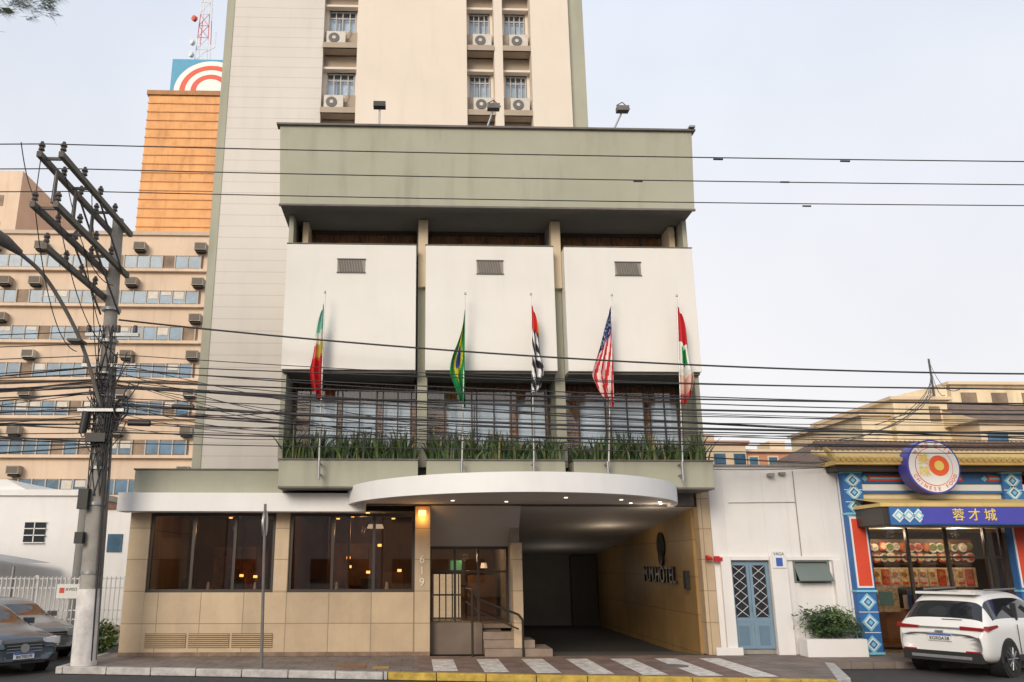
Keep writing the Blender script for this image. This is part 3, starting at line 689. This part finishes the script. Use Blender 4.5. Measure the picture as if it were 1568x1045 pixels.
# ------------------------------------------------------------------ street across (behind the camera)
ac_=empty('opposite_buildings'); o=MB('walls',ac_)
for i,(x,wd,hh,mm) in enumerate(((-40,16,8,cream),(-24,12,6,offc),(-12,10,9,white2),(-2,14,7,crm2),(12,12,6.5,terr),(24,18,9,cream))):
    o.box(x,x+wd-.1,-44,-34,0,hh,mm)
    for j in range(int(wd/2.5)):
        o.box(x+.6+j*2.4,x+1.9+j*2.4,-34,-33.95,.2 if j%2 else .9,2.4,dark); o.box(x+.6+j*2.4,x+1.9+j*2.4,-34,-33.95,hh-2.3,hh-1,blu)
o.done()
# ------------------------------------------------------------------ utility pole
U=empty('utility_pole')
o=MB('shaft',U); bx,by=-7.13,-1.6; tx=-7.42
def px(z): return bx+(tx-bx)*z/10.4
o.cyl((bx,by,-.1),(tx,by,10.4),.225,.13,concrete,16)
o.cyl((px(0)+0,by,-.12),(px(1.58),by,1.58),.27,.25,mat('pole_white_paint',(.76,.73,.71),.8,.3,3,.4),16)
for z in (1.9,3.4,4.2,4.9,5.4,5.9,6.4,7.2,8.0): o.cyl((px(z),by,z),(px(z),by,z+.07),.225,.225,steel,14)
o.tube([(px(.1)+.24,by,.1),(px(4)+.24,by,4),(px(6.6)+.2,by,6.6)],.035,concd,8); o.tube([(px(.1)+.2,by-.14,.1),(px(5)+.2,by-.14,5)],.025,cable,8)
o.done()
o=MB('crossarms',U); woodm=mat('crossarm_steel_grey',(.13,.12,.11),.7,.25,4)
ins=mat('insulator_brown',(.07,.055,.05),.3,.1)
for (x,z,y0,y1) in((-7.66,10.15,-5.5,-1.2),(-7.22,10.15,-5.5,-1.2),(-7.66,9.05,-5.5,-1.2),(-7.2,9.05,-5.5,-1.2),(-7.55,8.35,-5.0,-1.2)):
    o.box(x-.05,x+.05,y0,y1,z-.06,z+.06,woodm)
    for f in(.02,.28,.5,.72):
        y=y0+(y1-y0)*f
        for q,rr_ in((.06,.03),(.12,.065),(.17,.045),(.21,.07),(.26,.04)): o.cyl((x,y,z+q),(x,y,z+q+.05),rr_,rr_*.8,ins,10)
for z in(10.15,9.05):
    for y in (-5.3,-3.9,-2.6,-1.45): o.box(-7.6,-7.28,y,y+.05,z-.03,z+.03,woodm)
for x in (-7.66,-7.22): o.tube([(x,-3.3,10.08),(x+.1,-1.7,8.9)],.025,woodm,6); o.tube([(x,-3.3,8.98),(x+.1,-1.7,7.9)],.025,woodm,6)
for y in (-5.1,-4.1,-3.1): 
    o.cyl((-7.44,y,9.25),(-7.44,y,9.95),.05,.04,ins,8)
o.box(-7.9,-7.6,-2.6,-2.2,7.0,7.06,woodm); o.box(-7.85,-6.6,-1.75,-1.65,7.35,7.43,steel); o.box(-7.85,-6.6,-1.75,-1.65,6.6,6.68,steel); o.box(-7.75,-6.7,-1.95,-1.85,5.5,5.57,steel)
for x in(-7.8,-7.1,-6.7):
    o.cyl((x,-1.7,6.7),(x,-1.7,6.9),.06,.05,ins,8); o.cyl((x,-1.7,7.45),(x,-1.7,7.62),.06,.05,ins,8)
o.box(-7.52,-7.3,-1.95,-1.75,3.3,3.75,black); o.box(-7.5,-7.32,-1.95,-1.78,2.55,2.8,black)
o.cyl((-7.0,-1.65,5.1),(-6.95,-1.65,5.75),.10,.10,black,10); o.box(-7.5,-7.05,-1.98,-1.85,4.8,5.0,black); o.cyl((-7.6,-1.9,5.0),(-7.55,-1.9,5.5),.09,.09,black,10); o.cyl((-6.6,-1.85,5.25),(-6.1,-1.85,5.24),.07,.07,black,10); o.cyl((-5.6,-1.95,5.62),(-5.1,-1.95,5.6),.06,.06,black,10)
o.done()
cl_=[]
for y,z,r_ in((-5.4,10.42,.012),(-4.3,10.42,.012),(-3.2,10.40,.012)):
    cl_.append((sag((-30,y,10.5),(-7.6,y,z),.15),r_)); cl_.append((sag((-7.6,y,z),(26,y,10.5),.12,40),r_))
def far(z,y,s,zp,r_=.014,yp=-1.75,xp_=-7.1,xe=28): cl_.append((sag((xp_,yp,zp),(xe,y,z),s,40),r_))
far(6.95,-2.0,.75,7.75,.022)
far(6.2,-2.2,.25,6.65); far(5.95,-1.9,.25,6.25,.02); far(5.75,-2.0,.35,6.1,.026); far(5.6,-1.85,.28,5.85,.012); far(5.35,-2.05,.4,5.7,.03)
far(5.15,-2.1,.28,5.5,.016); far(4.95,-1.9,.3,5.3,.012); far(4.8,-2.0,.15,5.05,.018); far(4.7,-2.0,.12,4.8,.012); far(6.5,-2.1,.5,6.9,.01); far(5.2,-1.95,.62,6.4,.011); far(5.0,-2.15,.5,5.8,.012)
for i in range(9): far(random.uniform(4.7,6.0),random.uniform(-2.2,-1.8),random.uniform(.2,.75),random.uniform(5.0,6.6),random.choice((.008,.010,.014,.018)))
for z1,z2,s in((6.7,4.6,.5),(6.5,4.5,.8),(6.2,4.55,.3)): cl_.append((sag((-7.1,-1.75,z1),(10.8,-.1,z2),s,30),.009))
for i in range(12): # short steep drops from pole to the lobby roof and first planter
    cl_.append((sag((-7.1,-1.75,random.uniform(5.2,6.6)),(random.uniform(-3.2,1.5),-1.9,random.uniform(4.95,5.7)),random.uniform(.05,.4),18),random.choice((.008,.010))))
for i in range(30):
    za=random.uniform(4.7,6.7); zb=random.uniform(4.6,6.6); cl_.append((sag((-7.2,-1.75+random.uniform(-.1,.1),za),(-26,-2.2,zb+.3),random.uniform(.1,.6)),random.choice((.009,.012,.018))))
for i in range(26):
    z1=random.uniform(4.6,6.2); z2=z1+random.uniform(-.2,1.0); s=random.uniform(.2,.8)
    cl_.append((sag((-7.2+random.uniform(-.6,.2),-1.85,z1),(-7.2+random.uniform(-.3,.8),-1.9,z2),s,14),.012))
for k in range(4):
    cl_.append(([(-6.75+.16*math.cos(a/10*6.283),-1.95-.02*k,5.55+.24*math.sin(a/10*6.283)) for a in range(11)],.012))
for i in range(6): cl_.append(([(px(z)+.16*math.cos(i+z*1.3),by-.20-.03*math.sin(i*2+z),z) for z in [3.6+.4*j for j in range(11)]],.014))
for x0_,y0_,z0_,x1_,y1_,z1_,s in((-7.66,-5.4,10.3,-7.66,-5.4,9.1,-.2),(-7.2,-3.9,10.2,-7.2,-3.2,9.0,.3),(-7.6,-4.4,10.3,-7.3,-1.8,8.6,.6),(-7.2,-5.4,9.0,-7.1,-1.8,7.0,.7),(-7.5,-3.2,9.0,-7.0,-1.8,6.8,.5),(-7.66,-5.4,9.1,-7.9,-2,6.9,.7),(-7.3,-3.0,8.3,-7.2,-1.9,6.1,.6),(-8.1,-5.4,10.45,-7.66,-5.4,9.2,.15)):
    cl_.append((sag((x0_,y0_,z0_),(x1_,y1_,z1_),s,16),.011))
for i in range(9): cl_.append((sag((9.5+i*.45,-1.9,4.75+.18*i),(24.6,16.9,9.9+.2*i),.35+.1*(i%3),20),.011))
for i in range(3): cl_.append((sag((-30,-2,7.1+.3*i),(-7.2,-1.7,6.9+.3*i),.4),.012))
cabinset('wires',U,cl_,cable)
lines=MB('wire_markers',U)
for x,y,z in((9.2,-3.2,10.27),(4.9,-4.3,10.31),(8.2,-4.3,10.34),(9.0,-5.4,10.3),(6.3,-5.4,10.3)): lines.cyl((x-.10,y,z),(x+.10,y,z),.02,.02,cable,6)
lines.done()
S=empty('street_lamp'); o=MB('arm',S)
arm=[(-7.15,-1.7,5.0),(-7.35,-1.9,5.9),(-7.75,-2.4,7.2),(-8.3,-3.1,8.3),(-8.75,-3.7,8.75)]
pts=[]
def cat(p0,p1,p2,p3,t): return .5*((2*p1)+(-p0+p2)*t+(2*p0-5*p1+4*p2-p3)*t*t+(-p0+3*p1-3*p2+p3)*t**3)
av=[Vector(a) for a in arm]; av=[av[0]*2-av[1]]+av+[av[-1]*2-av[-2]]
for i in range(1,len(av)-2):
    for k in range(6): pts.append(tuple(cat(av[i-1],av[i],av[i+1],av[i+2],k/6)))
pts.append(arm[-1]); o.tube(pts,.045,concd,8)
o.done()
o=MB('head',S)
for (a,b,r0,r1) in(((-8.7,-3.6,8.72),(-8.9,-3.95,8.86),.07,.14),((-8.9,-3.95,8.86),(-9.15,-4.35,8.95),.14,.19),((-9.15,-4.35,8.95),(-9.35,-4.7,8.98),.19,.08)): o.cyl(a,b,r0,r1,concd,14)
o.done()
T=empty('traffic_sign'); o=MB('post',T); o.cyl((-3.2,-2.2,0),(-3.3,-2.2,3.4),.035,.03,concd,10); o.done()
o=MB('plate',T); o.cyl((-3.34,-2.0,2.98),(-3.31,-2.0,2.98),.30,.30,steel,28); o.cyl((-3.30,-2.0,2.98),(-3.309,-2.0,2.98),.29,.29,wht,28); o.done()
# ------------------------------------------------------------------ tree (top-left)
Tr=empty('tree'); o=MB('trunk',Tr); bark=mat('bark',(.10,.07,.05),.95,.4,8)
o.cyl((-12.5,-8,-.1),(-12.2,-8,5),.32,.24,bark); o.cyl((-12.2,-8,5),(-11.6,-8,10),.24,.14,bark); o.cyl((-11.6,-8,10),(-10.8,-8,13.5),.14,.06,bark)
for (a,b) in(((-12.2,-8,6),(-14.5,-7,10)),((-11.9,-8,8),(-11,-10,11.5)),((-11.6,-8,10),(-8.9,-8,12.0)),((-8.9,-8,12.0),(-6.9,-8,12.05)),((-11.2,-8,11),(-9.5,-7.5,13.5))): o.cyl(a,b,.05,.012,bark,8)
o.done()
leafcloud('crown',Tr,(-11.7,-8,13.2),(2.5,2.4,1.6),5000,.14,leafg[:3],40)
nd=MB('needle_twigs',Tr)
for i in range(110):
    x=random.uniform(-8.6,-6.65); y=-8+random.uniform(-.5,.5); z=12.02+random.uniform(-.22,.35)+(x+7)*-.06
    for k in range(26):
        d_=Vector((random.gauss(.3,.5),random.gauss(0,.5),random.gauss(-.1,.5))).normalized()*random.uniform(.1,.24); P=Vector((x,y,z))+Vector((random.uniform(-.1,.1),0,random.uniform(-.04,.04))); q=Vector((0,0,.006))
        nd.poly([P-q,P+d_,P+q],leafg[2])
nd.done()
# ------------------------------------------------------------------ cars
def car(name,st,glassidx,wsidx,paint,loc,rz,wb,wr,L_,W2):
    E=empty(name,loc,rz)
    gm=mat('car_glass',(.015,.018,.022),.05,.0,spec=.8)
    me=MB('body',E); rings=[]
    for (x,w,zb,zm,zr,cw) in st:
        half=[(0,zb),(w*.82,zb),(w*.97,zb+.10),(w,zb+(zm-zb)*.45),(w*.985,zm-.06),(w*.955,zm),(cw,zr-.05),(cw*.78,zr),(0,zr+.015)]
        rings.append([(x,-a,b) for a,b in half]+[(x,a,b) for a,b in half[-2:0:-1]])
    n=len(rings[0]); V=[p for r_ in rings for p in r_]
    body=[];gf=[]
    for i in range(len(rings)-1):
        for j in range(n):
            f=[i*n+j,i*n+(j+1)%n,(i+1)*n+(j+1)%n,(i+1)*n+j]
            side=(j==5 or j==n-6); top=j in(6,7,n-8,n-7)
            if (side and i in glassidx) or (top and i in wsidx): gf.append(f)
            else: body.append(f)
    body.append(list(range(n))); body.append([(len(rings)-1)*n+j for j in range(n)][::-1])
    me.poly(V,paint,body,True)
    i2=me._m(gm)
    for f in gf: me.f.append(f); me.mi.append(i2); me.sm.append(True)
    ob=me.done(); s_=ob.modifiers.new('s','SUBSURF'); s_.levels=2; s_.render_levels=2
    wm=MB('wheels',E); tyre=mat('tyre',(.02,.02,.02),.85,.2,8); al=mat('alloy',(.30,.30,.31),.35,.1,metal=.8)
    for wx in(wb[0],wb[1]):
        for sd in(-1,1):
            wm.cyl((wx,sd*(W2-.3),wr),(wx,sd*(W2+.004),wr),wr+.055,wr+.055,black,28)
            wm.cyl((wx,sd*(W2-.25),wr),(wx,sd*(W2+.015),wr),wr,wr,tyre,28); wm.cyl((wx,sd*(W2+.016),wr),(wx,sd*(W2+.022),wr),wr*.68,wr*.66,black,24)
            for k in range(10):
                a=2*math.pi*k/10; wm.cyl((wx,sd*(W2+.028),wr),(wx+wr*.64*math.cos(a),sd*(W2+.028),wr+wr*.64*math.sin(a)),.025,.018,al,6)
            wm.cyl((wx,sd*(W2+.02),wr),(wx,sd*(W2+.045),wr),.06,.05,al,12)
    wm.done(); return E
pw=mat('car_white_paint',(.76,.76,.75),.22,.02,spec=.6); pk=mat('car_dark_paint',(.045,.065,.09),.15,.05,spec=.8); pg=mat('car_grey_paint',(.17,.18,.19),.2,.05,spec=.7)
rl=mat('tail_light_red',(.30,.01,.015),.15,.1); hl=mat('headlight',(.55,.58,.62),.08,.2,10,metal=.4)
suv=[(0.0,.80,.42,.80,.84,.74),(.05,.88,.32,.96,1.0,.84),(.20,.92,.27,1.03,1.09,.82),(.52,.93,.25,1.07,1.55,.68),(.72,.935,.24,1.08,1.65,.66),(1.5,.94,.22,1.06,1.70,.66),(2.3,.94,.22,1.03,1.68,.67),(2.75,.94,.22,1.02,1.55,.66),(3.35,.94,.22,1.0,1.08,.76),(4.1,.92,.25,.88,.95,.70),(4.4,.84,.3,.75,.80,.60),(4.5,.7,.4,.62,.66,.5)]
sv=car('white_suv_car',suv,(3,4,5,6,7),(2,7),pw,(11.15,-2.75,-.15),R(33),(.92,3.6),.36,4.5,.93)
o=MB('rear_details',sv)
o.box(-.05,.3,-.78,.78,.30,.50,black); o.box(-.065,-.045,-.60,.60,.36,.42,steel)
for sd in(-1,1):
    y0_,y1_=sorted((sd*.42,sd*.86)); o.prism([(y0_,.94),(y1_,.94),(y1_,1.01),(y0_,.99)],0.0,.14,rl,'x')
    a,b=sorted((sd*.84,sd*.932)); o.prism([(.10,.93),(.58,1.0),(.52,1.04),(.12,1.02)],a,b,rl,'y')
    a,b=sorted((sd*.5,sd*.76)); o.box(-.058,-.02,a,b,.5,.53,rl)
o.box(-.01,.03,-.42,.42,.955,.98,steel); o.box(-.03,.0,-.24,.24,.70,.84,mat('licence_plate',(.72,.72,.72),.5,.05)); o.box(-.034,-.031,-.24,.24,.805,.84,MATS['sign_blue'])
o.box(.48,.78,-.62,.62,1.63,1.68,pw); o.box(-.03,.1,-.08,.08,.88,.91,steel); o.box(.18,.2,-.4,.0,1.12,1.135,black)
for sd in(-1,1): o.tube([(.9,sd*.62,1.72),(2.4,sd*.63,1.73)],.02,steel,6); o.box(2.85,3.05,min(sd*.95,sd*1.12),max(sd*.95,sd*1.12),1.05,1.2,pw)
o.box(.45,4.0,-.945,-.93,.30,.42,black); o.box(.45,4.0,.93,.945,.30,.42,black)
for x in(1.55,2.45): o.box(x,x+.06,-.90,-.80,1.1,1.45,black)
for x in (1.42,2.4): o.box(x,x+.012,-.948,-.935,.42,1.02,black)
o.done(.012)
text('plate_text',sv,'EGR0A38',(-.038,0,.75),.10,black,(R(90),0,R(-90)),.002)
hb=[(0,.78,.35,.85,.90,.6),(.12,.86,.25,.95,1.05,.66),(.55,.89,.22,.95,1.33,.60),(1.3,.9,.2,.94,1.43,.60),(2.1,.9,.2,.92,1.40,.61),(2.45,.9,.2,.92,1.30,.60),(3.05,.9,.2,.90,.96,.70),(3.8,.88,.2,.80,.86,.66),(4.15,.82,.22,.68,.74,.58),(4.28,.66,.30,.55,.60,.45)]
def hatch(name,paint,loc,rz):
    E=car(name,hb,(2,3,4,5),(1,5),paint,loc,rz,(.8,3.4),.33,4.28,.89)
    o=MB('front_details',E)
    o.box(4.16,4.27,-.42,.42,.42,.66,black)
    for z in(.48,.54,.60): o.box(4.275,4.29,-.38,.38,z,z+.012,steel)
    o.cyl((4.28,0,.55),(4.31,0,.55),.09,.09,steel,20)
    for sd in(-1,1):
        a,b=sorted((sd*.46,sd*.82)); o.prism([(a,.60),(b,.60),(b,.74),(a,.72)],3.98,4.20,hl,'x')
        a,b=sorted((sd*.5,sd*.8)); o.box(4.05,4.2,a,b,.26,.40,black)
        o.box(2.4,2.6,min(sd*.9,sd*1.07),max(sd*.9,sd*1.07),.93,1.06,paint)
    o.box(4.1,4.25,-.5,.5,.24,.36,black); o.box(4.28,4.295,-.22,.22,.34,.46,MATS['licence_plate']); o.box(4.296,4.298,-.22,.22,.43,.46,MATS['sign_blue'])
    o.done(.02); text('plate_text',E,'BAT0D79',(4.30,0,.385),.085,black,(R(90),0,R(90)),.002)
hatch('dark_hatchback_car',pk,(-11.55,.45,-.15),R(-38)); hatch('grey_sedan_car',pg,(-12.2,3.3,-.15),R(-38))
# ------------------------------------------------------------------ world, sun, camera
w=bpy.data.worlds.new('World'); scene.world=w; w.use_nodes=True; nt=w.node_tree; bg=nt.nodes['Background']; L=nt.links
sky=nt.nodes.new('ShaderNodeTexSky'); sky.sky_type='NISHITA'; sky.sun_disc=False; sky.sun_elevation=R(24); sky.sun_rotation=R(205); sky.dust_density=3; sky.air_density=1
tc=nt.nodes.new('ShaderNodeTexCoord'); sx=nt.nodes.new('ShaderNodeSeparateXYZ'); L.new(tc.outputs['Generated'],sx.inputs[0])
mr=nt.nodes.new('ShaderNodeMapRange'); mr.inputs[1].default_value=0; mr.inputs[2].default_value=.6; L.new(sx.outputs['Z'],mr.inputs[0])
hz=nt.nodes.new('ShaderNodeMixRGB'); hz.inputs[1].default_value=(7.9,7.25,6.8,1); hz.inputs[2].default_value=(6.5,6.9,7.6,1); L.new(mr.outputs[0],hz.inputs[0])
nz=nt.nodes.new('ShaderNodeTexNoise'); nz.inputs['Scale'].default_value=1.6; nz.inputs['Detail'].default_value=5; L.new(tc.outputs['Generated'],nz.inputs[0])
m3=nt.nodes.new('ShaderNodeMapRange'); m3.inputs[1].default_value=.35; m3.inputs[2].default_value=.65; m3.inputs[3].default_value=.66; m3.inputs[4].default_value=.88; L.new(nz.outputs['Fac'],m3.inputs[0])
mx=nt.nodes.new('ShaderNodeMixRGB'); L.new(m3.outputs[0],mx.inputs[0]); L.new(sky.outputs[0],mx.inputs[1]); L.new(hz.outputs[0],mx.inputs[2])
L.new(mx.outputs[0],bg.inputs[0]); bg.inputs[1].default_value=.14
sd=bpy.data.lights.new('sun','SUN'); sd.energy=2.15; sd.angle=R(24); sd.color=(1,.88,.73)
so=bpy.data.objects.new('sun',sd); scene.collection.objects.link(so)
el,az=R(24),R(205); dirv=Vector((math.sin(az)*math.cos(el),math.cos(az)*math.cos(el),math.sin(el)))
so.rotation_euler=(-dirv).to_track_quat('-Z','Y').to_euler()
cd=bpy.data.cameras.new('camera'); co=bpy.data.objects.new('camera',cd); scene.collection.objects.link(co)
co.location=(0,-21,2.13); co.rotation_euler=(R(105),0,R(-1.8)); cd.sensor_width=36; cd.lens=1270/1568*36; cd.shift_x=(784-675)/1568; cd.clip_end=2000; cd.clip_start=.1
scene.camera=co
scene.view_settings.view_transform='Standard'; scene.view_settings.look='None'; scene.view_settings.exposure=0
